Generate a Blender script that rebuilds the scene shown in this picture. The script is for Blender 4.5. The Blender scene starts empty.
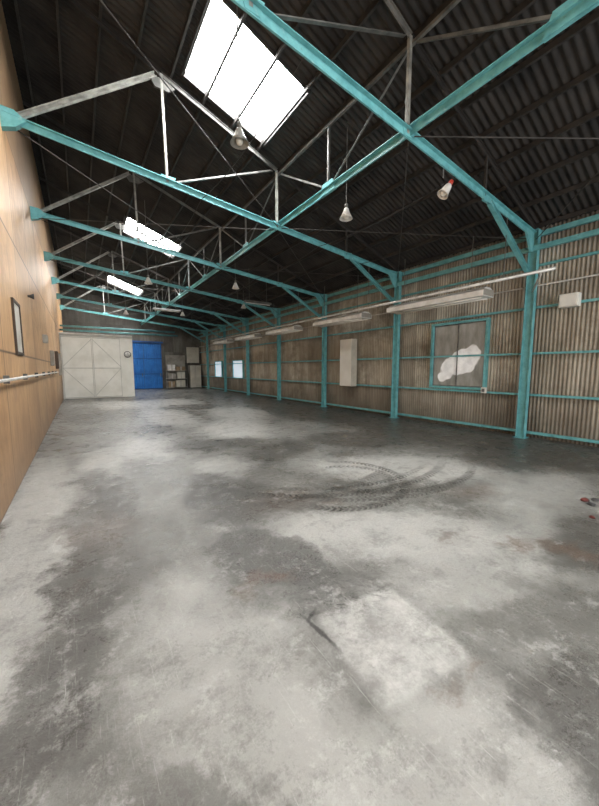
import bpy, bmesh, math, random
from mathutils import Vector, Matrix
from mathutils import noise as mn
random.seed(4)
S=bpy.context.scene
COL=S.collection
# ---------------------------------------------------------------- materials
def newmat(name):
    m=bpy.data.materials.new(name); m.use_nodes=True
    nt=m.node_tree; b=nt.nodes['Principled BSDF']
    return m,nt,b
def N(nt,t,**k):
    n=nt.nodes.new(t)
    for a,v in k.items(): setattr(n,a,v)
    return n
def mixc(nt,fac,a,b,blend='MIX'):
    n=N(nt,'ShaderNodeMix',data_type='RGBA',blend_type=blend)
    for s,v in ((n.inputs[0],fac),(n.inputs[6],a),(n.inputs[7],b)):
        if hasattr(v,'is_output') : nt.links.new(v,s)
        elif isinstance(v,(int,float)): s.default_value=v
        else: s.default_value=(*v,1) if len(v)==3 else v
    return n.outputs[2]
def math_(nt,op,a,b=0.0,c=0.0,clamp=False):
    n=N(nt,'ShaderNodeMath',operation=op,use_clamp=clamp)
    for i,v in enumerate((a,b,c)):
        if hasattr(v,'is_output'): nt.links.new(v,n.inputs[i])
        else: n.inputs[i].default_value=v
    return n.outputs[0]
def maprange(nt,v,a,b,c=0.0,d=1.0,smooth=False):
    n=N(nt,'ShaderNodeMapRange',interpolation_type='SMOOTHSTEP' if smooth else 'LINEAR')
    nt.links.new(v,n.inputs[0])
    for i,x in enumerate((a,b,c,d)): n.inputs[i+1].default_value=x
    return n.outputs[0]
def coords(nt,scale=(1,1,1),loc=(0,0,0),rot=(0,0,0),src=None):
    if src is None:
        src=N(nt,'ShaderNodeTexCoord').outputs['Object']
    mp=N(nt,'ShaderNodeMapping')
    nt.links.new(src,mp.inputs[0]); mp.inputs[1].default_value=loc; mp.inputs[2].default_value=rot; mp.inputs[3].default_value=scale
    return mp.outputs[0]
def noise(nt,vec,scale,detail=4,rough=.6,dist=0):
    n=N(nt,'ShaderNodeTexNoise'); nt.links.new(vec,n.inputs['Vector'])
    n.inputs['Scale'].default_value=scale; n.inputs['Detail'].default_value=detail
    n.inputs['Roughness'].default_value=rough; n.inputs['Distortion'].default_value=dist
    return n.outputs['Fac']
def simple(name,c1,c2=None,scale=3,rough=.6,metal=0,stretch=(1,1,1),lo=.4,hi=.65,bump=0):
    m,nt,b=newmat(name)
    c2=c2 or tuple(x*.7 for x in c1)
    v=coords(nt,stretch); f=maprange(nt,noise(nt,v,scale),lo,hi)
    nt.links.new(mixc(nt,f,c1,c2),b.inputs['Base Color'])
    b.inputs['Roughness'].default_value=rough; b.inputs['Metallic'].default_value=metal
    return m
def emis(name,col,st):
    m,nt,b=newmat(name)
    v=coords(nt); f=maprange(nt,noise(nt,v,1.2),.3,.7,.92,1.0)
    nt.links.new(mixc(nt,f,tuple(x*.9 for x in col),col),b.inputs['Emission Color'])
    b.inputs['Emission Strength'].default_value=st; b.inputs['Base Color'].default_value=(*col,1)
    return m
def tealmat():
    m,nt,b=newmat('worn_teal_paint')
    v=coords(nt); c=mixc(nt,maprange(nt,noise(nt,v,5,5,.65),.4,.65),(.18,.50,.53),(.11,.35,.38))
    c=mixc(nt,maprange(nt,noise(nt,v,11,7,.75),.60,.70,0,.6),c,(.11,.12,.10))
    c=mixc(nt,maprange(nt,noise(nt,coords(nt,loc=(5,2,7)),8,6,.7),.6,.7,0,.5),c,(.38,.56,.56))
    nt.links.new(c,b.inputs['Base Color']); b.inputs['Roughness'].default_value=.38
    return m
TEAL=tealmat()
TEALD=simple('teal_paint_dusty',(.10,.28,.30),(.045,.15,.17),3,.6)
GREY=simple('grey_steel',(.17,.17,.16),(.075,.075,.07),5,.5)
GREYL=simple('light_grey_steel',(.36,.36,.33),(.17,.17,.155),5,.5)
PURL=simple('dark_purlin_steel',(.035,.031,.029),(.016,.015,.014),3,.7)
DKST=simple('dark_rafter_steel',(.06,.055,.05),(.03,.027,.025),3,.7)
ROOF=simple('dark_slate_roof',(.038,.034,.031),(.012,.011,.011),1.3,.85)
WHITE=simple('white_enamel',(.78,.77,.74),(.58,.56,.52),3,.45)
CREAM=simple('cream_board',(.82,.81,.75),(.72,.71,.64),1.2,.7)
CREAMD=simple('beige_board',(.60,.57,.49),(.46,.43,.36),1.6,.7)
CREAML=simple('cream_rail',(.60,.60,.55),(.5,.5,.46),3,.7)
DIM=simple('dusty_grey_board',(.34,.32,.28),(.22,.2,.17),2.5,.8)
BLACK=simple('black_rubber',(.02,.02,.02),(.04,.04,.04),5,.6)
DARK=simple('dark_brown_board',(.07,.045,.03),(.04,.03,.02),3,.7)
BLUE=simple('blue_door_paint',(.03,.19,.55),(.02,.13,.42),2,.5)
BLUED=simple('dark_blue_frame',(.015,.09,.28),(.01,.06,.2),2,.5)
RED=simple('red_cloth',(.12,.018,.012),(.03,.01,.01),20,.8)
REDP=simple('red_plastic',(.5,.05,.03),(.4,.04,.03),5,.4)
CARD=simple('cardboard',(.36,.26,.16),(.26,.18,.11),3,.8)
GALV=simple('galvanised_pipe',(.66,.65,.61),(.46,.45,.42),6,.35,.3)
BULB=simple('frosted_bulb',(.8,.78,.72),(.7,.68,.6),3,.25)
PAPER=simple('paper_notice',(.5,.48,.43),(.38,.35,.3),3,.8)
SKY=emis('skylight_pane_daylight',(1,.998,.98),54)
WINB=emis('daylit_window_pane',(.78,.90,1),.5)

def corr_mat(name,c1,c2,c3,st,ax=1):
    m,nt,b=newmat(name)
    tc=N(nt,'ShaderNodeTexCoord').outputs['Object']
    v=coords(nt,st,src=tc)
    f=maprange(nt,noise(nt,v,1.2,6,.65),.36,.66)
    c=mixc(nt,f,c1,c2)
    v2=coords(nt,(.5,.45,.5),src=tc); f2=maprange(nt,noise(nt,v2,1.6,9,.72),.47,.62)
    c=mixc(nt,math_(nt,'MULTIPLY',f2,.8),c,c3)
    sx=N(nt,'ShaderNodeSeparateXYZ'); nt.links.new(tc,sx.inputs[0])
    pn=N(nt,'ShaderNodeTexWhiteNoise',noise_dimensions='2D'); cv=N(nt,'ShaderNodeCombineXYZ')
    nt.links.new(math_(nt,'FLOOR',math_(nt,'DIVIDE',sx.outputs[ax],.72)),cv.inputs[0])
    nt.links.new(math_(nt,'FLOOR',math_(nt,'DIVIDE',math_(nt,'ADD',sx.outputs[2],.85),1.9)),cv.inputs[1])
    nt.links.new(cv.outputs[0],pn.inputs[0])
    c=mixc(nt,maprange(nt,pn.outputs[0],.2,1,0,.65),c,c3)
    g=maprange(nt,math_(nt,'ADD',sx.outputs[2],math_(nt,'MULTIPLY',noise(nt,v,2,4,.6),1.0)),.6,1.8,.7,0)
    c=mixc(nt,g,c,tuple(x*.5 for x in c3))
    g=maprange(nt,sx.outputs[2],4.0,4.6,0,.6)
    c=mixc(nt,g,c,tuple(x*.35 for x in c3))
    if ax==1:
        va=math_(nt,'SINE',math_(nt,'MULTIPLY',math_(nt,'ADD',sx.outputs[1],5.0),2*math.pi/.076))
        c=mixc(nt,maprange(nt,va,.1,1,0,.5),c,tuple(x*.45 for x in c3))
    nt.links.new(c,b.inputs['Base Color']); b.inputs['Roughness'].default_value=.8
    return m
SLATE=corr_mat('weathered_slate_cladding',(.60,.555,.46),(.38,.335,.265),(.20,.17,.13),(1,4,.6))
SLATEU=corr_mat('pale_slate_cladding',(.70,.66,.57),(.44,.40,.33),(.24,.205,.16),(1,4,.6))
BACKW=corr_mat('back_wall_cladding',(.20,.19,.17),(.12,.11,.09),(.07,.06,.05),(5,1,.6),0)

def plywood(name,c1,c2,top=None):
    m,nt,b=newmat(name)
    tc=N(nt,'ShaderNodeTexCoord').outputs['Object']
    v=coords(nt,(1,.5,.5),src=tc)
    f=maprange(nt,noise(nt,v,1.9,9,.75,.8),.42,.60)
    c=mixc(nt,f,c1,c2)
    vs=coords(nt,(6,4,.5),src=tc); g=maprange(nt,noise(nt,vs,2.5,7,.7),.42,.66,.0,.5)
    c=mixc(nt,g,c,(.20,.10,.045))
    k=maprange(nt,noise(nt,coords(nt,(1,.5,1),loc=(3,3,3),src=tc),2.2,8,.75),.58,.68,0,.55)
    c=mixc(nt,k,c,(.17,.11,.07))
    sx=N(nt,'ShaderNodeSeparateXYZ'); nt.links.new(tc,sx.inputs[0])
    pn=N(nt,'ShaderNodeTexWhiteNoise',noise_dimensions='2D')
    cv=N(nt,'ShaderNodeCombineXYZ')
    nt.links.new(math_(nt,'FLOOR',math_(nt,'DIVIDE',sx.outputs[1],1.82)),cv.inputs[0])
    nt.links.new(math_(nt,'FLOOR',math_(nt,'DIVIDE',sx.outputs[2],1.82)),cv.inputs[1])
    nt.links.new(cv.outputs[0],pn.inputs[0])
    c=mixc(nt,math_(nt,'MULTIPLY',pn.outputs[0],.4),c,(.62,.42,.24))
    for o,p in ((sx.outputs[1],1.82),(sx.outputs[2],1.82)):
        d=math_(nt,'PINGPONG',o,p/2)
        l=maprange(nt,d,0.004,.025,1,0)
        c=mixc(nt,math_(nt,'MULTIPLY',l,.85),c,(.05,.026,.015))
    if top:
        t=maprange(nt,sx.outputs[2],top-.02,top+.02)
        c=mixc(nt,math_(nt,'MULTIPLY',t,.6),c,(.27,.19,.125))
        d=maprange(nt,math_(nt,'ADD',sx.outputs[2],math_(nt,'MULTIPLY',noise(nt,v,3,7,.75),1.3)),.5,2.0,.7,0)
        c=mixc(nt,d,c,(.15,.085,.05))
    nt.links.new(c,b.inputs['Base Color']); b.inputs['Roughness'].default_value=.5
    return m
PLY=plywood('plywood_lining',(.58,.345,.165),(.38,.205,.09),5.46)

def floor_mat():
    m,nt,b=newmat('stained_concrete_painted_glare')
    tc=N(nt,'ShaderNodeTexCoord').outputs['Object']
    base=coords(nt,src=tc)
    n0=N(nt,'ShaderNodeTexNoise'); nt.links.new(base,n0.inputs['Vector']); n0.inputs['Scale'].default_value=1.7; n0.inputs['Detail'].default_value=12; n0.inputs['Roughness'].default_value=.72
    vm=N(nt,'ShaderNodeVectorMath',operation='SUBTRACT'); nt.links.new(n0.outputs['Color'],vm.inputs[0]); vm.inputs[1].default_value=(.5,.5,.5)
    def warp(k):
        vs=N(nt,'ShaderNodeVectorMath',operation='SCALE'); nt.links.new(vm.outputs[0],vs.inputs[0]); vs.inputs[3].default_value=k
        va=N(nt,'ShaderNodeVectorMath',operation='ADD'); nt.links.new(base,va.inputs[0]); nt.links.new(vs.outputs[0],va.inputs[1])
        return va.outputs[0]
    W=warp(1.1); W2=warp(.05); W3=warp(.14)
    def blob(cx,cy,rx,ry,rot=0,soft=.7,src=W):
        s1=N(nt,'ShaderNodeVectorMath',operation='SUBTRACT'); nt.links.new(src,s1.inputs[0]); s1.inputs[1].default_value=(cx,cy,0)
        mp=N(nt,'ShaderNodeVectorRotate',rotation_type='Z_AXIS'); nt.links.new(s1.outputs[0],mp.inputs[0]); mp.inputs['Angle'].default_value=-rot
        s2=N(nt,'ShaderNodeVectorMath',operation='MULTIPLY'); nt.links.new(mp.outputs[0],s2.inputs[0]); s2.inputs[1].default_value=(1/rx,1/ry,0)
        l=N(nt,'ShaderNodeVectorMath',operation='LENGTH'); nt.links.new(s2.outputs[0],l.inputs[0])
        return maprange(nt,l.outputs['Value'],1-soft*.5,1+soft*.5,1,0,True), l.outputs['Value'], s2.outputs[0]
    big=maprange(nt,noise(nt,coords(nt,(1,.8,1),src=tc),.6,10,.7,.3),.43,.57)
    c=mixc(nt,big,(.255,.255,.24),(.12,.118,.108))
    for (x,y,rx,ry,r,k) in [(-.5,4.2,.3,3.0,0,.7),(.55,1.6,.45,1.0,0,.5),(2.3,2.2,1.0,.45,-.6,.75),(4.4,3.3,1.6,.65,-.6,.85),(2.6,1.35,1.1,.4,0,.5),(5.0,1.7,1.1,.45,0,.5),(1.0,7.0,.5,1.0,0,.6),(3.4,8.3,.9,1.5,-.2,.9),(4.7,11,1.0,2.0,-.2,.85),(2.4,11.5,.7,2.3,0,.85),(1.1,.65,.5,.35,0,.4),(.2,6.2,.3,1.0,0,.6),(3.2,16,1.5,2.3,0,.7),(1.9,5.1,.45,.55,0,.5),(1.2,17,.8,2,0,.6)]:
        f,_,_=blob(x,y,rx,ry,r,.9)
        c=mixc(nt,math_(nt,'MULTIPLY',f,k),c,(.62,.62,.595))  # pale worn concrete, plus pools of skylight glare painted into the colour
    for (x,y,rx,ry,r,k) in [(-.1,2.75,.19,.8,.1,.82),(-.27,1.8,.2,.45,0,.78),(.2,4.9,.28,1.1,.1,.78),(1.25,2.4,.35,.65,.2,.82),(1.5,3.8,.55,.9,.2,.78),
         (7.7,5.5,1.6,7,0,.88),(6.6,2.6,1.3,.75,0,.85),(1.9,.3,.4,.28,0,.85),(3.9,.85,.7,.35,0,.85),(5.3,5.4,1.2,.9,-.3,.82),(1.3,9.4,.7,.8,0,.8),(6.4,9.6,.8,2.6,0,.72),
         (3.2,5.4,1.0,.55,.4,.75),(.3,12.5,.7,1.4,0,.7),(3.8,14,1.2,1.0,0,.65),(.25,.9,.18,.45,.4,.5),(7.6,17,1.3,6,0,.8),(2.4,6.6,1.0,.45,0,.75),(.5,.35,.12,.3,.3,.5),(2.2,3.1,.35,.25,0,.5)]:
        f,_,_=blob(x,y,rx,ry,r,.5)
        c=mixc(nt,math_(nt,'MULTIPLY',f,k),c,(.052,.049,.043))
    for (x,y,rx,ry,k) in [(3.26,1.3,.22,.09,.6),(1.05,2.1,.14,.09,.6),(3.5,1.0,.12,.2,.5),(2.4,2.9,.14,.07,.5),(2.0,3.3,.5,.3,.3),(.1,3.6,.3,.4,.3),(4.2,2.1,.4,.2,.35),(2.9,1.6,.12,.06,.5),(1.6,.75,.1,.05,.4)]:
        f,_,_=blob(x,y,rx,ry,0,1.1)
        c=mixc(nt,math_(nt,'MULTIPLY',f,k),c,(.13,.075,.048))
    med=maprange(nt,noise(nt,base,3.2,12,.8),.45,.60)
    c=mixc(nt,math_(nt,'MULTIPLY',med,.5),c,(.08,.077,.07))
    pal=maprange(nt,noise(nt,coords(nt,loc=(7,3,1),src=tc),5.5,12,.82),.54,.61)
    c=mixc(nt,math_(nt,'MULTIPLY',pal,.4),c,(.58,.58,.56))
    fine=maprange(nt,noise(nt,base,48,8,.9),.42,.62)
    c=mixc(nt,math_(nt,'MULTIPLY',fine,.42),c,(.075,.073,.068))
    speck=maprange(nt,noise(nt,base,14,10,.88),.59,.63)
    c=mixc(nt,math_(nt,'MULTIPLY',speck,.6),c,(.045,.043,.038))
    rst=maprange(nt,noise(nt,coords(nt,loc=(2,9,4),src=tc),4.0,9,.8),.67,.72)
    c=mixc(nt,math_(nt,'MULTIPLY',rst,.4),c,(.15,.085,.05))
    for r_,k in ((.5,.4),(-.7,.35),(1.3,.3)):
        sc=noise(nt,coords(nt,(46,1.0,1),rot=(0,0,r_),src=W2),1.6,6,.75)
        c=mixc(nt,math_(nt,'MULTIPLY',maprange(nt,sc,.62,.66),k),c,(.54,.54,.52))
    # cement repair, near-rectangular
    s1=N(nt,'ShaderNodeVectorMath',operation='SUBTRACT'); nt.links.new(W3,s1.inputs[0]); s1.inputs[1].default_value=(1.45,1.2,0)
    mp=N(nt,'ShaderNodeVectorRotate',rotation_type='Z_AXIS'); nt.links.new(s1.outputs[0],mp.inputs[0]); mp.inputs['Angle'].default_value=.1
    ab=N(nt,'ShaderNodeSeparateXYZ'); nt.links.new(mp.outputs[0],ab.inputs[0])
    ax_=math_(nt,'DIVIDE',math_(nt,'ABSOLUTE',ab.outputs[0]),.33); ay_=math_(nt,'DIVIDE',math_(nt,'ABSOLUTE',ab.outputs[1]),.34)
    l=math_(nt,'POWER',math_(nt,'ADD',math_(nt,'POWER',ax_,8.0),math_(nt,'POWER',ay_,8.0)),.125)
    f=maprange(nt,l,.90,1.06,1,0,True)
    c=mixc(nt,math_(nt,'MULTIPLY',f,maprange(nt,noise(nt,base,5,10,.8),.38,.60,.62,.14)),c,(.62,.62,.60))
    # broken dark edge at one corner
    for (x,y,rx,ry,r) in ((1.125,1.46,.012,.13,.06),(1.17,1.585,.055,.012,.5)):
        _,lc,_=blob(x,y,rx,ry,r,.3,src=W3); f=maprange(nt,lc,.7,1.6,1,0)
        c=mixc(nt,math_(nt,'MULTIPLY',f,.9),c,(.02,.019,.017))
    # rough scuffs
    s1=N(nt,'ShaderNodeVectorMath',operation='SUBTRACT'); nt.links.new(warp(.35),s1.inputs[0]); s1.inputs[1].default_value=(1.0,.9,0)
    s3=N(nt,'ShaderNodeSeparateXYZ'); nt.links.new(s1.outputs[0],s3.inputs[0])
    ln=N(nt,'ShaderNodeVectorMath',operation='LENGTH'); nt.links.new(s1.outputs[0],ln.inputs[0])
    cb=N(nt,'ShaderNodeCombineXYZ'); nt.links.new(math_(nt,'MULTIPLY',ln.outputs['Value'],20),cb.inputs[0]); nt.links.new(math_(nt,'MULTIPLY',math_(nt,'ARCTAN2',s3.outputs[1],s3.outputs[0]),7),cb.inputs[1])
    st=maprange(nt,noise(nt,cb.outputs[0],1.0,9,.8),.50,.58)
    f2,_,_=blob(1.42,1.66,.46,.20,-.4,.8,src=warp(.35))
    c=mixc(nt,math_(nt,'MULTIPLY',math_(nt,'MULTIPLY',f2,st),.8),c,(.045,.043,.038))
    # tyre marks
    smear=maprange(nt,noise(nt,base,4,8,.8),.34,.54)
    for (x,y,r,wd,a0,a1,k) in [(3.85,5.4,2.75,.085,-3.14,-1.2,1),(3.85,5.4,2.50,.07,-3.0,-1.3,.85),(3.0,3.45,.98,.08,-3.14,0.9,1),(3.15,3.4,.66,.07,-2.6,1.5,.85),(4.35,4.25,1.9,.08,-3.1,-1.1,1),(4.2,4.85,2.6,.065,-3.0,-1.4,.85),(2.75,5.9,2.9,.075,-2.6,-1.2,.8)]:
        _,l2,v2=blob(x,y,r,r*.93,.3,.5,src=W2)
        band=maprange(nt,math_(nt,'ABSOLUTE',math_(nt,'SUBTRACT',l2,1)),wd/r*.7,wd/r,1,0)
        s3=N(nt,'ShaderNodeSeparateXYZ'); nt.links.new(v2,s3.inputs[0])
        ang=math_(nt,'ARCTAN2',s3.outputs[1],s3.outputs[0])
        tr=math_(nt,'SINE',math_(nt,'ADD',math_(nt,'MULTIPLY',ang,r*2*math.pi/.075),math_(nt,'MULTIPLY',math_(nt,'ABSOLUTE',math_(nt,'SUBTRACT',l2,1)),r*60)))
        tr=maprange(nt,tr,-.5,.3,.2,1)
        lim=math_(nt,'MULTIPLY',maprange(nt,ang,a0,a0+.4),maprange(nt,ang,a1-.5,a1,1,0))
        f=math_(nt,'MULTIPLY',math_(nt,'MULTIPLY',band,tr),math_(nt,'MULTIPLY',lim,k))
        f=math_(nt,'MULTIPLY',f,maprange(nt,smear,0,1,.35,.85))
        c=mixc(nt,f,c,(.036,.034,.03))
    nt.links.new(c,b.inputs['Base Color'])
    rr=maprange(nt,med,0,1,.20,.40); nt.links.new(math_(nt,'ADD',rr,math_(nt,'MULTIPLY',fine,.14)),b.inputs['Roughness'])
    b.inputs['Specular IOR Level'].default_value=.6
    bp=N(nt,'ShaderNodeBump'); bp.inputs['Strength'].default_value=.45; bp.inputs['Distance'].default_value=.015
    nt.links.new(math_(nt,'ADD',noise(nt,base,30,8,.8),math_(nt,'MULTIPLY',noise(nt,base,4,6,.65),1.5)),bp.inputs['Height']); nt.links.new(bp.outputs[0],b.inputs['Normal'])
    return m
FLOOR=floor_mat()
# ---------------------------------------------------------------- mesh helpers
def mk(name,bm,mat,parent=None,loc=(0,0,0),smooth=False,bevel=0):
    bmesh.ops.recalc_face_normals(bm,faces=bm.faces)
    me=bpy.data.meshes.new(name); bm.to_mesh(me); bm.free()
    if smooth:
        for p in me.polygons: p.use_smooth=True
    me.materials.append(mat)
    o=bpy.data.objects.new(name,me); COL.objects.link(o); o.location=loc
    if parent: o.parent=parent
    if bevel:
        md=o.modifiers.new('bevel','BEVEL'); md.width=bevel; md.segments=2; md.limit_method='ANGLE'
    return o
def empty(name,loc,label,cat,group=None):
    o=bpy.data.objects.new(name,None); COL.objects.link(o); o.location=loc; o.empty_display_size=.2
    tag(o,label,cat,group); return o
def tag(o,label,cat,group=None):
    o['label']=label; o['category']=cat
    if group: o['group']=group
    return o
def struct(o,label=None):
    o['kind']='structure'
    return o
def rect(w,h): return [(-w/2,-h/2),(w/2,-h/2),(w/2,h/2),(-w/2,h/2)]
def circ(r,n=12): return [(r*math.cos(2*math.pi*i/n),r*math.sin(2*math.pi*i/n)) for i in range(n)]
def tee(w,h,t): return [(-w/2,h/2),(-w/2,h/2-t),(-t,h/2-t),(-t,-h/2),(t,-h/2),(t,h/2-t),(w/2,h/2-t),(w/2,h/2)]
def ell(w,t): return [(-w/2,-w/2),(w/2,-w/2),(w/2,-w/2+t),(-w/2+t,-w/2+t),(-w/2+t,w/2),(-w/2,w/2)]
def chan(w,h,t): return [(-w/2,-h/2),(w/2,-h/2),(w/2,-h/2+t),(-w/2+t,-h/2+t),(-w/2+t,h/2-t),(w/2,h/2-t),(w/2,h/2),(-w/2,h/2)]
def hsec(w,h,t):
    return [(-w/2,-h/2),(w/2,-h/2),(w/2,-h/2+t),(t/2,-h/2+t),(t/2,h/2-t),(w/2,h/2-t),(w/2,h/2),(-w/2,h/2),(-w/2,h/2-t),(-t/2,h/2-t),(-t/2,-h/2+t),(-w/2,-h/2+t)]
def addbar(bm,p0,p1,prof,up=(0,0,1)):
    p0=Vector(p0);p1=Vector(p1);d=(p1-p0).normalized();up=Vector(up)
    if abs(d.dot(up.normalized()))>.98: up=Vector((1,0,0))
    s=d.cross(up).normalized(); u=s.cross(d).normalized()
    A=[bm.verts.new(p0+s*a+u*b) for a,b in prof]; B=[bm.verts.new(p1+s*a+u*b) for a,b in prof]
    n=len(prof)
    for i in range(n): bm.faces.new((A[i],A[(i+1)%n],B[(i+1)%n],B[i]))
    bm.faces.new(A[::-1]); bm.faces.new(B)
def bar(name,p0,p1,prof,mat,parent=None,up=(0,0,1),smooth=False):
    bm=bmesh.new(); addbar(bm,p0,p1,prof,up); return mk(name,bm,mat,parent,smooth=smooth)
def addbox(bm,a,b):
    x0,y0,z0=a;x1,y1,z1=b
    v=[bm.verts.new(p) for p in ((x0,y0,z0),(x1,y0,z0),(x1,y1,z0),(x0,y1,z0),(x0,y0,z1),(x1,y0,z1),(x1,y1,z1),(x0,y1,z1))]
    for f in ((0,3,2,1),(4,5,6,7),(0,1,5,4),(1,2,6,5),(2,3,7,6),(3,0,4,7)): bm.faces.new([v[i] for i in f])
def box(name,a,b,mat,parent=None,bevel=0):
    bm=bmesh.new(); addbox(bm,a,b); return mk(name,bm,mat,parent,bevel=bevel)
def plate(name,pts,y0,y1,mat,parent=None):
    bm=bmesh.new()
    A=[bm.verts.new((x,y0,z)) for x,z in pts];B=[bm.verts.new((x,y1,z)) for x,z in pts]; n=len(pts)
    for i in range(n): bm.faces.new((A[i],A[(i+1)%n],B[(i+1)%n],B[i]))
    bm.faces.new(A[::-1]);bm.faces.new(B); return mk(name,bm,mat,parent)
def revolve(name,prof,mat,parent=None,n=24,axis='Z',loc=(0,0,0)):
    bm=bmesh.new(); rings=[]
    for r,z in prof:
        rings.append([bm.verts.new((max(r,1e-4)*math.cos(2*math.pi*i/n),max(r,1e-4)*math.sin(2*math.pi*i/n),z)) for i in range(n)])
    for a,b in zip(rings,rings[1:]):
        for i in range(n): bm.faces.new((a[i],a[(i+1)%n],b[(i+1)%n],b[i]))
    if axis=='Y': bmesh.ops.rotate(bm,verts=bm.verts,matrix=Matrix.Rotation(math.pi/2,3,'X'))
    if axis=='X': bmesh.ops.rotate(bm,verts=bm.verts,matrix=Matrix.Rotation(math.pi/2,3,'Y'))
    return mk(name,bm,mat,parent,loc,smooth=True)
def clone(root,loc,label=None):
    c=root.copy(); COL.objects.link(c); c.location=loc
    if label: c['label']=label
    for ch in root.children:
        k=ch.copy(); COL.objects.link(k); k.parent=c
    return c
# ---------------------------------------------------------------- dimensions
XL=-.77; XR=8.75; Y0=-5.0; Y1=28.0
def rz(x): return 7.88-.36*x
TR=[3.32+3.72*i for i in range(-1,7)]
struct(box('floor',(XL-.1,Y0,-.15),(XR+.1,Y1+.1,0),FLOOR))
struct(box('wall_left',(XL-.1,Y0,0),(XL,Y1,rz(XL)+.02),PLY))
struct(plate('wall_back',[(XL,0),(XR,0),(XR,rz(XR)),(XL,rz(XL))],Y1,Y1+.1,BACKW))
bm=bmesh.new()
addbox(bm,(XL,Y0-.1,0),(.2,Y0,4.4)); addbox(bm,(7.8,Y0-.1,0),(XR,Y0,4.4))
addbox(bm,(XL,Y0-.1,4.4),(XR,Y0,4.8))
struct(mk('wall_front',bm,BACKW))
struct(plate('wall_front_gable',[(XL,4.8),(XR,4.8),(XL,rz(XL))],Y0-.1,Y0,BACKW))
def corrwall(name,x,z0,z1,mat,holes=()):
    P=.076
    bm=bmesh.new(); st=P/6; n=int((Y1-Y0)/st)+1
    zs=sorted(set([z0,z1]+[z for h in holes for z in h[2:] if z0<z<z1]))
    rows=[]
    for i in range(n+1):
        y=Y0+i*st; dx=.012*math.sin(2*math.pi*(y-Y0)/P)
        rows.append([bm.verts.new((x+dx,y,z)) for z in zs])
    for i in range(n):
        ym=Y0+(i+.5)*st
        for j in range(len(zs)-1):
            zm=(zs[j]+zs[j+1])/2
            if any(h[0]<ym<h[1] and h[2]<zm<h[3] for h in holes): continue
            bm.faces.new((rows[i][j],rows[i+1][j],rows[i+1][j+1],rows[i][j+1]))
    return struct(mk(name,bm,mat,smooth=True))
WINS=[(4.3,5.85,1.08,2.86),(19.3,20.9,1.0,2.15),(23.0,24.4,1.0,2.15)]
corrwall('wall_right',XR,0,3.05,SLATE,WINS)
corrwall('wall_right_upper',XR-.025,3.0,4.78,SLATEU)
SKYL=[(1.95,3.7,5.15,6.85),(1.75,3.75,14.0,15.6),(1.75,3.7,23.1,25.0),(1.95,3.7,-3.2,-.9)]
def roof(name,xs,mat):
    bm=bmesh.new(); P=.12; st=P/6; n=int((Y1+.1-(Y0-.1))/st)+1; rows=[]
    for i in range(n+1):
        y=Y0-.1+i*st; dz=.02*math.sin(2*math.pi*y/P)
        rows.append([bm.verts.new((x,y,rz(x)+dz)) for x in xs])
    for i in range(n):
        ym=Y0-.1+(i+.5)*st
        for j in range(len(xs)-1):
            xm=(xs[j]+xs[j+1])/2
            if any(h[0]-.06<xm<h[1] and h[2]<ym<h[3] for h in SKYL): continue
            bm.faces.new((rows[i][j],rows[i+1][j],rows[i+1][j+1],rows[i][j+1]))
    return struct(mk(name,bm,mat,smooth=True))
roof('ceiling',[XL-.15,.5,1.75,1.95,3.7,6,XR+.15],ROOF)
for i,(a,b,c,d) in enumerate(SKYL):
    w=bpy.data.objects.new('window_%d'%(i+4),None); COL.objects.link(w); w.location=(a,c,rz(a)); w['kind']='structure'
    bm=bmesh.new()
    vs=[bm.verts.new((x-a,y-c,rz(x)-rz(a)+dz)) for dz in (.03,.05) for x,y in ((a,c),(b,c),(b,d),(a,d))]
    for f in ((3,2,1,0),(4,5,6,7),(0,1,5,4),(1,2,6,5),(2,3,7,6),(3,0,4,7)): bm.faces.new([vs[k] for k in f])
    mk('skylight_pane',bm,SKY,w)
    bm=bmesh.new()
    for k in (0,1):
        yy=(0,d-c)[k]
        addbar(bm,(0,yy,0),(b-a,yy,rz(b)-rz(a)),rect(.05,.12))
    for xx in (0,b-a): addbar(bm,(xx,0,rz(a+xx)-rz(a)),(xx,d-c,rz(a+xx)-rz(a)),rect(.05,.12))
    mk('skylight_frame',bm,PURL,w)
xs=[-.55,.05,.65,1.22]+[1.78+.61*i for i in range(11)]+[8.55]
for x in xs:
    bm=bmesh.new(); z=rz(x)-.075
    addbar(bm,(x,Y0,z),(x,Y1,z),chan(.04,.085,.01))
    o=mk('roof_purlin',bm,PURL); tag(o,'dark steel channel purlin under the corrugated roof','roof purlin','roof purlins')
# ---------------------------------------------------------------- truss
def bz(x): return 5.45-.1044*(x+.65)
def tz(x): return rz(x)-.19
T=empty('roof_truss',(0,TR[0],0),'teal and grey steel roof truss spanning between wall and column','roof truss','roof trusses')
bar('bottom_chord',(-.74,0,bz(-.74)),(8.40,0,bz(8.40)),tee(.13,.11,.012),TEAL,T)
bar('top_chord',(1.6,0,tz(1.6)),(4.1,0,tz(4.1)),tee(.07,.065,.009),GREY,T)
bar('top_chord',(4.1,0,tz(4.1)),(8.5,0,tz(8.5)),tee(.07,.065,.009),PURL,T)
bar('top_chord',(1.6,0,tz(1.6)),(-.74,0,tz(-.74)),tee(.07,.065,.009),PURL,T)
bar('strut',(-.6,0,bz(-.6)+.05),(1.5,0,tz(1.5)-.08),chan(.06,.08,.012),GREYL,T)
bar('web_post',(1.64,0,bz(1.64)),(1.6,0,tz(1.6)),ell(.045,.008),GREYL,T)
bar('web_post',(4.1,0,bz(4.1)),(4.1,0,tz(4.1)),ell(.05,.008),GREYL,T)
bar('web_post',(6.3,0,bz(6.3)),(6.3,0,tz(6.3)),ell(.04,.008),DKST,T)
bar('web_brace',(1.7,.02,bz(1.7)+.03),(4.0,.02,tz(4.0)-.05),ell(.045,.008),GREY,T)
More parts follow.
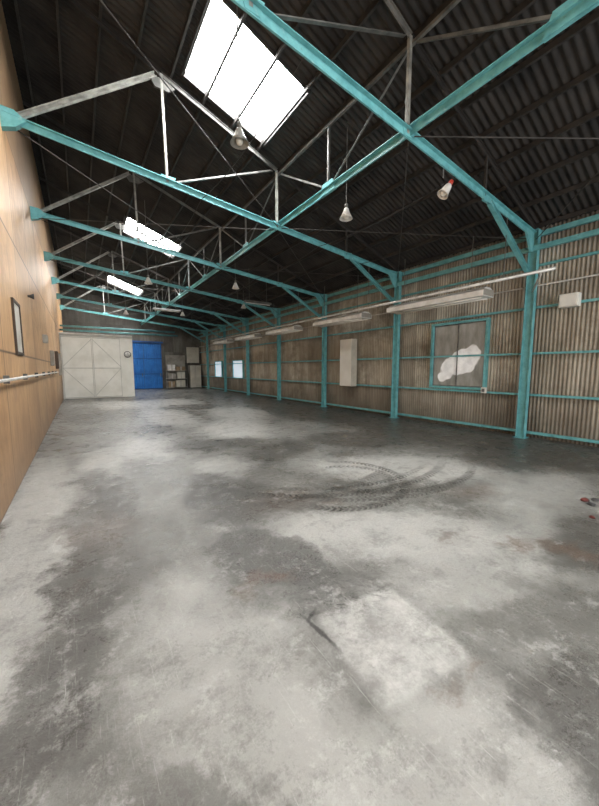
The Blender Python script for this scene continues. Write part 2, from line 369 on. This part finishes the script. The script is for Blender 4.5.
bar('knee_brace',(6.5,0,bz(6.5)-.03),(8.36,0,3.66),chan(.08,.09,.012),TEAL,T)
def gus(x,z,w,h): plate('gusset_plate',[(x-w,z+h),(x-w*.6,z-h),(x+w*.6,z-h),(x+w,z+h)],-.02,.02,TEAL,T)
gus(1.66,bz(1.66)+.04,.14,.08); gus(4.12,bz(4.12)+.04,.16,.08); gus(6.35,bz(6.35),.15,.08)
plate('gusset_plate',[(1.4,6.98),(1.6,7.05),(1.85,6.95),(1.72,6.85),(1.48,6.85)],-.02,.02,GREY,T)
plate('wall_bracket',[(XL,5.58),(-.6,5.57),(-.46,5.46),(-.6,5.33),(XL,5.27)],-.06,.06,TEAL,T)
plate('gusset_plate',[(7.95,4.62),(8.4,4.62),(8.4,4.15),(8.3,4.15)],-.02,.02,TEAL,T)
for y in TR[1:]: clone(T,(0,y,0))
C=empty('steel_column',(8.5,TR[0],0),'teal painted steel column against corrugated wall','column','wall columns')
bar('shaft',(0,0,.015),(0,0,4.60),hsec(.12,.18,.012),TEAL,C,up=(0,1,0))
box('base_plate',(-.13,-.12,0),(.13,.12,.015),TEAL,C)
box('cap_plate',(-.12,-.1,4.60),(.12,.1,4.615),TEAL,C)
plate('gusset_plate',[(-.3,4.6),(-.1,4.6),(-.1,4.3)],-.01,.01,TEAL,C)
for y in TR[1:]: clone(C,(8.5,y,0))
for z,w,mt in ((.12,.06,TEAL),(1.0,.05,TEAL),(1.95,.045,TEAL),(2.98,.05,TEAL),(3.9,.05,TEAL)):
    o=bar('wall_girt',(8.665,Y0+.02,z),(8.665,Y1-.02,z),chan(.06,w,.01),mt); tag(o,'long teal steel angle rail along the corrugated wall','wall rail','wall girts')
for z,x in ((4.56,8.62),(4.22,8.42)):
    o=bar('eave_beam',(x,Y0+.02,z),(x,Y1-.02,z),chan(.08,.10,.012),TEAL); tag(o,'long teal steel eave beam joining the columns','beam','eave beams')
o=bar('wall_pipe',(8.6,Y0+.02,3.45),(8.6,Y1-.02,3.45),circ(.018,8),GALV,smooth=True); tag(o,'thin pale pipe running along the upper wall','pipe')
L=empty('longitudinal_bracing_truss',(4.16,Y0,0),'teal steel beam with grey lattice running the building length','bracing truss')
bar('lower_beam',(0,.02,5.0),(0,Y1-Y0-.02,5.0),tee(.13,.11,.012),TEAL,L)
bar('upper_beam',(-.02,.02,6.13),(-.02,Y1-Y0-.02,6.13),ell(.045,.008),GREY,L)
for a,b in zip(TR,TR[1:]):
    m=(a+b)/2-Y0
    bar('web_post',(0,m,5.03),(0,m,6.12),ell(.04,.007),GREY,L)
    bar('web_brace',(0,m,5.03),(0,a+.08-Y0,6.12),ell(.035,.007),GREY,L)
    bar('web_brace',(0,m,5.03),(0,b-.08-Y0,6.12),ell(.035,.007),GREY,L)
    bm=bmesh.new()
    A=[bm.verts.new((-.03,m+q,z)) for q,z in ((-.22,4.95),(.22,4.95),(.14,5.15),(-.14,5.15))]; B=[bm.verts.new((.03,v.co.y,v.co.z)) for v in A]
    for k in range(4): bm.faces.new((A[k],A[(k+1)%4],B[(k+1)%4],B[k]))
    bm.faces.new(A[::-1]); bm.faces.new(B)
    mk('gusset_plate',bm,TEAL,L)
for i in range(0,len(TR)-1):
    a,b=TR[i],TR[i+1]
    ps=[((8.38,a+.08,4.45),(4.2,b-.05,4.93)),((4.2,a+.05,4.90),(8.38,b-.08,4.40))]
    if i: ps.append(((-.62,a+.05,5.36),(4.1,b-.05,4.93)))
    if i>1: ps.append(((4.1,a+.05,4.90),(-.62,b-.05,5.33)))
    for p,q in ps:
        o=bar('tension_rod',p,q,circ(.009,6),DKST); tag(o,'thin steel rod bracing neighbouring trusses','bracing rod','roof tension rods')
def cable(pts,label):
    bm=bmesh.new(); rings=[]
    for p in pts:
        rings.append([bm.verts.new((p[0]+.007*math.cos(a),p[1],p[2]+.007*math.sin(a))) for a in (0,1.047,2.094,3.1416,4.189,5.236)])
    for a,b in zip(rings,rings[1:]):
        for k in range(6): bm.faces.new((a[k],a[(k+1)%6],b[(k+1)%6],b[k]))
    tag(mk('electric_cable',bm,BLACK,smooth=True),label,'cable','overhead cables')
for (x,s) in ((2.3,.16),(5.35,.12),(6.9,.1)):
    pts=[]
    for i in range(1,len(TR)-1):
        for k in range(8):
            t=k/8; pts.append((x,TR[i]+3.72*t,bz(x)-.06-s*4*t*(1-t)))
    cable(pts,'thin black electric cable sagging between trusses')
# ---------------------------------------------------------------- lamps
def lamp(x,y,z,top,R=.13,label='white conical pendant lamp hanging on a thin rod',mat=None,tilt=None,cap=None):
    mat=mat or WHITE
    e=empty('pendant_lamp',(x,y,z),label,'lamp','pendant lamps')
    ps=[revolve('lamp_shade',[(.035,.20),(.05,.18),(.06,.14),(R*.75,.06),(R,0),(R-.006,0),(R*.72,.055),(.05,.13),(.03,.15)],mat,e),
    revolve('bulb',[(0,-.02),(.035,-.01),(.055,.03),(.04,.09),(.02,.14)],BULB,e,16),
    revolve('lamp_cap',[(.0,.28),(.03,.275),(.036,.25),(.036,.19),(.0,.19)],cap or GREY,e,16)]
    if tilt:
        for p in ps: p.rotation_euler=tilt
    bar('hanging_rod',(0,0,.26),(0,0,top-z),circ(.008,8),GREY,e)
    return e
lamp(2.12,4.70,4.85,rz(2.12)-.02,.135,'grey pendant lamp on long rod below the bright skylight',GREYL)
lamp(4.55,5.1,4.55,rz(4.55)-.02,.13)
lamp(5.08,3.36,4.42,bz(5.08)-.02,.095,'small tilted white pendant lamp with red cap below truss',None,(0.25,.55,0),REDP)
for x,y in ((4.8,11.2),(2.1,12.2),(4.8,18.4),(2.2,19.5),(6.6,14.5)): lamp(x,y,4.45,rz(x)-.02)
def fixture(y0,y1,x=7.5,z=3.18):
    e=empty('strip_light',(x,y0,z),'long white reflector light hung on rods near the wall','strip light','strip lights')
    ln=y1-y0
    bm=bmesh.new(); addbar(bm,(0,0,.08),(0,ln,.08),[(-.23,-.09),(.23,-.09),(.23,.03),(.09,.11),(-.09,.11),(-.23,.03)])
    mk('housing',bm,WHITE,e,bevel=.006)
    for q in (-.012,ln): 
        bm=bmesh.new(); addbox(bm,(-.21,q,.01),(.21,q+.012,.14)); mk('end_cap',bm,DIM,e)
    for dx in (-.12,.12): bar('tube',(dx,.08,-.025),(dx,ln-.08,-.025),circ(.018,10),BULB,e,smooth=True)
    for yy in (.4,ln-.4): bar('hanging_rod',(0,yy,.18),(0,yy,1.38),circ(.007,6),GREY,e)
    return e
fixture(3.75,6.4); fixture(7.4,9.9); fixture(11.2,13.6); fixture(14.8,17.2); fixture(18.4,20.8)
e=empty('conduit_rail',(7.2,2.45,3.40),'long pale metal conduit rail hanging beside strip lights','conduit rail')
bar('rail',(0,0,0),(0,18.5,0),circ(.03,10),GALV,e,smooth=True)
for y in TR[1:6]: bar('hanger',(0,y-2.45,.02),(0,y-2.45,bz(7.2)-3.40-.05),circ(.007,6),GREY,e)
o=bar('cross_bar',(7.0,2.6,3.30),(8.4,3.25,3.30),circ(.02,10),GALV,smooth=True); tag(o,'short pale metal bar joining rails to the column','metal bar')
for x,y in ((5.8,12.6),(3.0,16.5)):
    e=empty('strip_light',(x,y,4.3),'long grey strip light hung below roof trusses','strip light','strip lights')
    bm=bmesh.new(); addbar(bm,(0,0,.06),(1.2,0,.06),[(-.1,-.03),(.1,-.03),(.08,.05),(-.08,.05)]); mk('housing',bm,GREY,e)
    bar('tube',(.05,0,.012),(1.15,0,.012),circ(.016,8),BULB,e)
    for xx in (.2,1.0): bar('hanging_rod',(xx,0,.1),(xx,0,rz(x+xx)-4.3-.02),circ(.006,6),GREY,e)
# ---------------------------------------------------------------- windows on right wall
def winpane_mat():
    m,nt,b=newmat('window_pane_view')
    v=coords(nt); n=noise(nt,v,1.6,2,.45)
    s1=N(nt,'ShaderNodeVectorMath',operation='SUBTRACT'); nt.links.new(v,s1.inputs[0]); s1.inputs[1].default_value=(0,.76,.62)
    ab=N(nt,'ShaderNodeSeparateXYZ'); nt.links.new(s1.outputs[0],ab.inputs[0])
    ax_=math_(nt,'DIVIDE',math_(nt,'ABSOLUTE',ab.outputs[1]),.62)
    az_=math_(nt,'DIVIDE',math_(nt,'ABSOLUTE',math_(nt,'ADD',ab.outputs[2],math_(nt,'MULTIPLY',ab.outputs[1],.25))),.46)
    l=math_(nt,'POWER',math_(nt,'ADD',math_(nt,'POWER',ax_,3.0),math_(nt,'POWER',az_,3.0)),.333)
    h=maprange(nt,math_(nt,'ADD',l,math_(nt,'MULTIPLY',n,1.3)),1.42,1.50,1,0,True)
    g=mixc(nt,maprange(nt,noise(nt,coords(nt,(1,3,1)),2,4,.6),.35,.65),(.26,.255,.23),(.17,.165,.145))
    w_=mixc(nt,maprange(nt,noise(nt,v,4,5,.6),.35,.65),(.80,.80,.79),(.62,.62,.61))
    c=mixc(nt,h,g,w_)
    nt.links.new(c,b.inputs['Base Color']); nt.links.new(c,b.inputs['Emission Color']); b.inputs['Emission Strength'].default_value=.28
    b.inputs['Roughness'].default_value=.12
    return m
WPV=winpane_mat()
for i,(a,b_,c,d) in enumerate(WINS):
    w=bpy.data.objects.new('window_%d'%(i+1),None); COL.objects.link(w); w.location=(8.68,a,c); w['kind']='structure'
    W_=b_-a;H=d-c
    bm=bmesh.new()
    addbox(bm,(-.05,-.03,-.03),(.08,W_+.03,.03)); addbox(bm,(-.05,-.03,H-.03),(.08,W_+.03,H+.03))
    addbox(bm,(-.05,-.03,.03),(.08,.03,H-.03)); addbox(bm,(-.05,W_-.03,.03),(.08,W_+.03,H-.03))
    mk('window_frame',bm,TEAL,w)
    if i==0:
        ha=W_/2
        for k,(q0,q1) in enumerate(((.03,ha+.02),(ha-.02,W_-.03))):
            xo=0 if k==0 else .03
            bm=bmesh.new()
            addbox(bm,(xo,q0,.03),(xo+.025,q0+.03,H-.03)); addbox(bm,(xo,q1-.03,.03),(xo+.025,q1,H-.03))
            addbox(bm,(xo,q0+.03,.03),(xo+.025,q1-.03,.06)); addbox(bm,(xo,q0+.03,H-.06),(xo+.025,q1-.03,H-.03))
            mk('sash',bm,GREY,w); box('pane',(xo+.008,q0+.03,.06),(xo+.015,q1-.03,H-.06),WPV,w)
    else: box('pane',(0,.03,.03),(.02,W_-.03,H-.03),WINB,w); 
e=empty('wall_cabinet',(8.6,8.95,.95),'tall narrow plain white metal box mounted on the wall','cabinet')
box('body',(-.26,0,0),(.03,.62,1.75),CREAMD,e,bevel=.01)
box('door',(-.28,.01,.01),(-.26,.61,1.74),CREAM,e)
e=empty('junction_box',(8.6,2.45,2.88),'small cream electrical box mounted on a wall rail','electrical box')
box('body',(-.14,0,0),(.04,.33,.27),CREAM,e,bevel=.01); box('cover',(-.155,.02,.02),(-.14,.31,.25),CREAM,e,bevel=.004)
e=empty('socket_box',(8.6,4.2,.98),'small white socket box beside the window','socket')
box('body',(-.06,0,0),(.02,.12,.15),WHITE,e,bevel=.006); box('socket_face',(-.068,.025,.035),(-.06,.095,.115),GREY,e)
# ---------------------------------------------------------------- left wall items
e=empty('wall_handrail',(XL,1.0,1.47),'pale steel pipe rail bracketed to plywood wall','pipe rail')
bar('pipe',(.07,0,0),(.07,15,0),circ(.02,10),GALV,e,smooth=True)
for i in range(9):
    y=.9+i*1.7; box('bracket',(0,y-.02,-.05),(.055,y+.02,.05),GREY,e)
e=empty('notice_board',(XL,6.4,1.82),'narrow dark framed notice board with pale sheet on plywood wall','notice board')
bm=bmesh.new(); addbox(bm,(0,0,0),(.03,.04,.82)); addbox(bm,(0,.66,0),(.03,.7,.82)); addbox(bm,(0,.04,0),(.03,.66,.04)); addbox(bm,(0,.04,.78),(.03,.66,.82)); mk('frame',bm,DARK,e)
box('sheet',(.0,.04,.04),(.012,.66,.78),PAPER,e)
e=empty('wall_speaker',(XL,8.6,3.05),'tiny dark horn speaker on plywood wall','speaker')
revolve('horn',[(.02,0),(.03,.04),(.06,.1),(.055,.1),(.02,.05),(0,.04)],BLACK,e,16,'X'); box('bracket',(0,-.02,-.02),(.02,.02,.02),GREY,e)
for y,z,h,mt in ((11.2,2.3,.22,DIM),(13.5,1.7,.5,DIM),(16.2,1.6,.7,DARK),(18.5,1.3,1.0,DIM)):
    e=empty('control_box',(XL,y,z),'dark electrical control box on plywood wall' if mt is DARK else 'grey electrical control box on plywood wall','electrical box','control boxes')
    box('body',(0,0,0),(.1,.25,h),mt,e,bevel=.01); box('cover',(.1,.02,.02),(.112,.23,h-.02),mt,e)
# ---------------------------------------------------------------- partition room
e=empty('partition_room',(XL+.01,21.0,0),'cream panelled partition room with double braced doors','partition room')
bw=3.38; bh=3.42
bm=bmesh.new(); addbox(bm,(0,.08,0),(bw,.16,bh)); addbox(bm,(bw-.08,.16,0),(bw,4,bh)); addbox(bm,(0,.16,bh-.08),(bw-.08,4,bh)); mk('body',bm,CREAM,e)
for x0,x1,fl in ((.05,1.40,0),(1.42,2.75,1)):
    box('door_panel',(x0,.045,.05),(x1,.08,bh-.12),CREAM,e)
    for z in (.03,bh*.47,bh-.18): bar('door_rail',(x0,.035,z+.03),(x1,.035,z+.03),rect(.02,.045),CREAML,e)
    for x in (x0+.02,x1-.02): bar('door_stile',(x,.035,.08),(x,.035,bh-.15),rect(.04,.02),CREAML,e)
    if fl==0: pts=((x0,1.65,x1,.1),(x0,1.7,x1,3.2))
    else: pts=((x0,.1,x1,1.65),(x0,3.2,x1,1.7))
    for a in pts: bar('diagonal_brace',(a[0],.03,a[1]),(a[2],.03,a[3]),rect(.03,.02),CREAML,e,up=(0,1,0))
bar('door_track',(0,.03,bh-.06),(bw,.03,bh-.06),rect(.05,.05),CREAML,e)
bar('top_trim',(0,.03,bh+.03),(bw,.03,bh+.03),rect(.1,.06),WHITE,e)
e=empty('wall_clock',(2.34,21.06,2.42),'round white wall clock with black rim','clock')
revolve('rim',[(.15,0),(.18,0),(.18,.05),(.15,.05),(.15,0)],BLACK,e,32,'Y'); revolve('face',[(0,.03),(.155,.03),(.155,.0),(0,.0)],WHITE,e,32,'Y')
bar('hand',(0,-.035,0),(.0,-.035,.12),rect(.012,.004),BLACK,e,up=(0,1,0)); bar('hand',(0,-.035,0),(.07,-.035,.04),rect(.014,.004),BLACK,e,up=(0,1,0))
# ---------------------------------------------------------------- blue door on back wall
d=bpy.data.objects.new('door_1',None); COL.objects.link(d); d.location=(2.9,27.9,0); d['kind']='structure'
for x0,x1 in ((0,1.3),(1.32,2.62)):
    bm=bmesh.new(); n=int((x1-x0)/.02); pr=None
    for i in range(n+1):
        x=x0+(x1-x0)*i/n; y=.02*math.sin(x*2*math.pi/.16)
        q=(bm.verts.new((x,y,.03)),bm.verts.new((x,y,3.6)))
        if pr: bm.faces.new((pr[0],q[0],q[1],pr[1]))
        pr=q
    mk('door_leaf',bm,BLUE,d)
    for z in (.06,1.2,2.4,3.57): bar('door_rail',(x0,-.04,z),(x1,-.04,z),rect(.04,.06),BLUED,d)
    box('handle',(x1-.15,-.1,1.0),(x1-.1,-.06,1.25),GREY,d)
bar('door_header',(-.1,-.05,3.68),(2.75,-.05,3.68),rect(.1,.12),BLUED,d)
# far goods
e=empty('storage_shelf',(5.75,27.1,0),'low grey steel shelving unit holding cartons','shelf')
for x in (0,1.5):
    for y in (0,.5): bar('upright',(x,y,0),(x,y,1.5),ell(.05,.006),GREY,e)
for z in (.12,.8,1.45): box('shelf_board',(-.02,-.02,z),(1.52,.52,z+.03),DIM,e)
for i,(x,z,w,h,mt) in enumerate(((5.8,.15,.5,.45,CARD),(6.4,.15,.7,.55,CREAMD),(5.82,.83,.6,.4,DIM),(6.5,.83,.6,.5,CREAMD),(5.85,1.48,.5,.45,WHITE),(6.45,1.48,.7,.3,CARD))):
    c=empty('storage_carton',(x,27.12,z),'brown cardboard carton on the steel shelf' if mt is CARD else 'pale storage carton on the steel shelf','carton','stored cartons')
    box('body',(0,0,0),(w,.42,h),mt,c,bevel=.008); box('tape',(w*.42,-.003,.0),(w*.58,.423,h+.002),PAPER,c)
e=empty('metal_locker',(7.5,27.1,0),'tall dusty beige metal locker in the back corner','locker')
box('body',(0,0,.05),(.9,.5,1.9),DIM,e,bevel=.01); box('door',(.02,-.02,.08),(.44,0,1.87),CREAMD,e); box('door',(.46,-.02,.08),(.88,0,1.87),CREAMD,e); box('plinth',(.03,.03,0),(.87,.47,.05),BLACK,e)
o=box('leaning_board',(5.8,27.75,0.0),(7.3,27.8,2.7),DIM); tag(o,'dusty grey board leaning behind the storage shelf','board')
o=box('back_wall_panel',(7.5,27.9,2.1),(8.5,28.0,3.4),CREAMD); tag(o,'pale panel fixed on back wall above the locker','panel')
for z,y in ((3.75,22.5),(4.05,23.2)):
    o=bar('overhead_pipe',(XL,y,z),(5.5,y,z),circ(.05,12),TEALD,smooth=True); tag(o,'teal overhead pipe above the partition room','pipe','overhead pipes')
# ---------------------------------------------------------------- debris on floor
def rag(x,y,s,mat,name,label,rot=0):
    bm=bmesh.new(); bmesh.ops.create_icosphere(bm,subdivisions=4,radius=1)
    for v in bm.verts:
        k=1+.5*mn.noise(v.co*1.4+Vector((x*9,y*7,0)))+.4*mn.noise(v.co*4+Vector((x,y*3,2)))
        v.co=Vector((v.co.x*s*k*1.3,v.co.y*s*k*.9,max(v.co.z*s*k*.8,-s*.2)+s*.2))
    o=mk(name,bm,mat,loc=(x,y,0),smooth=True); o.rotation_euler.z=rot; tag(o,label,'rag','floor rags'); return o
rag(5.02,1.22,.034,RED,'crumpled_rag','crumpled dark red rag on concrete floor',-.4)
rag(4.92,1.14,.03,BLACK,'crumpled_rag','crumpled black rag beside the red one',1.2)
rag(5.13,1.15,.03,BLACK,'crumpled_rag','flattened black rag beside the red one',-.5)
rag(4.5,1.02,.022,RED,'crumpled_rag','small dark red rag scrap on concrete floor',.9)
# ---------------------------------------------------------------- light
w=bpy.data.worlds.new('world'); S.world=w; w.use_nodes=True
w.node_tree.nodes['Background'].inputs[0].default_value=(.85,.92,1,1); w.node_tree.nodes['Background'].inputs[1].default_value=.8
def area(loc,rot,sx,sy,p,col=(1,.99,.975)):
    l=bpy.data.lights.new('daylight','AREA'); l.shape='RECTANGLE'; l.size=sx; l.size_y=sy; l.energy=p; l.color=col
    o=bpy.data.objects.new('doorway_daylight',l); COL.objects.link(o); o.location=loc; o.rotation_euler=rot; return o
area((4.0,Y0+.15,2.3),(math.radians(90),0,0),7.4,4.0,450)
# ---------------------------------------------------------------- camera
cd=bpy.data.cameras.new('cam'); cam=bpy.data.objects.new('camera',cd); COL.objects.link(cam)
cd.sensor_fit='HORIZONTAL'; cd.sensor_width=36; cd.lens=325/599*36; cd.clip_start=.05; cd.clip_end=200
cam.location=(0,0,1.6); cam.rotation_euler=(math.radians(84),0,math.radians(-34))
S.camera=cam
S.view_settings.view_transform='Standard'
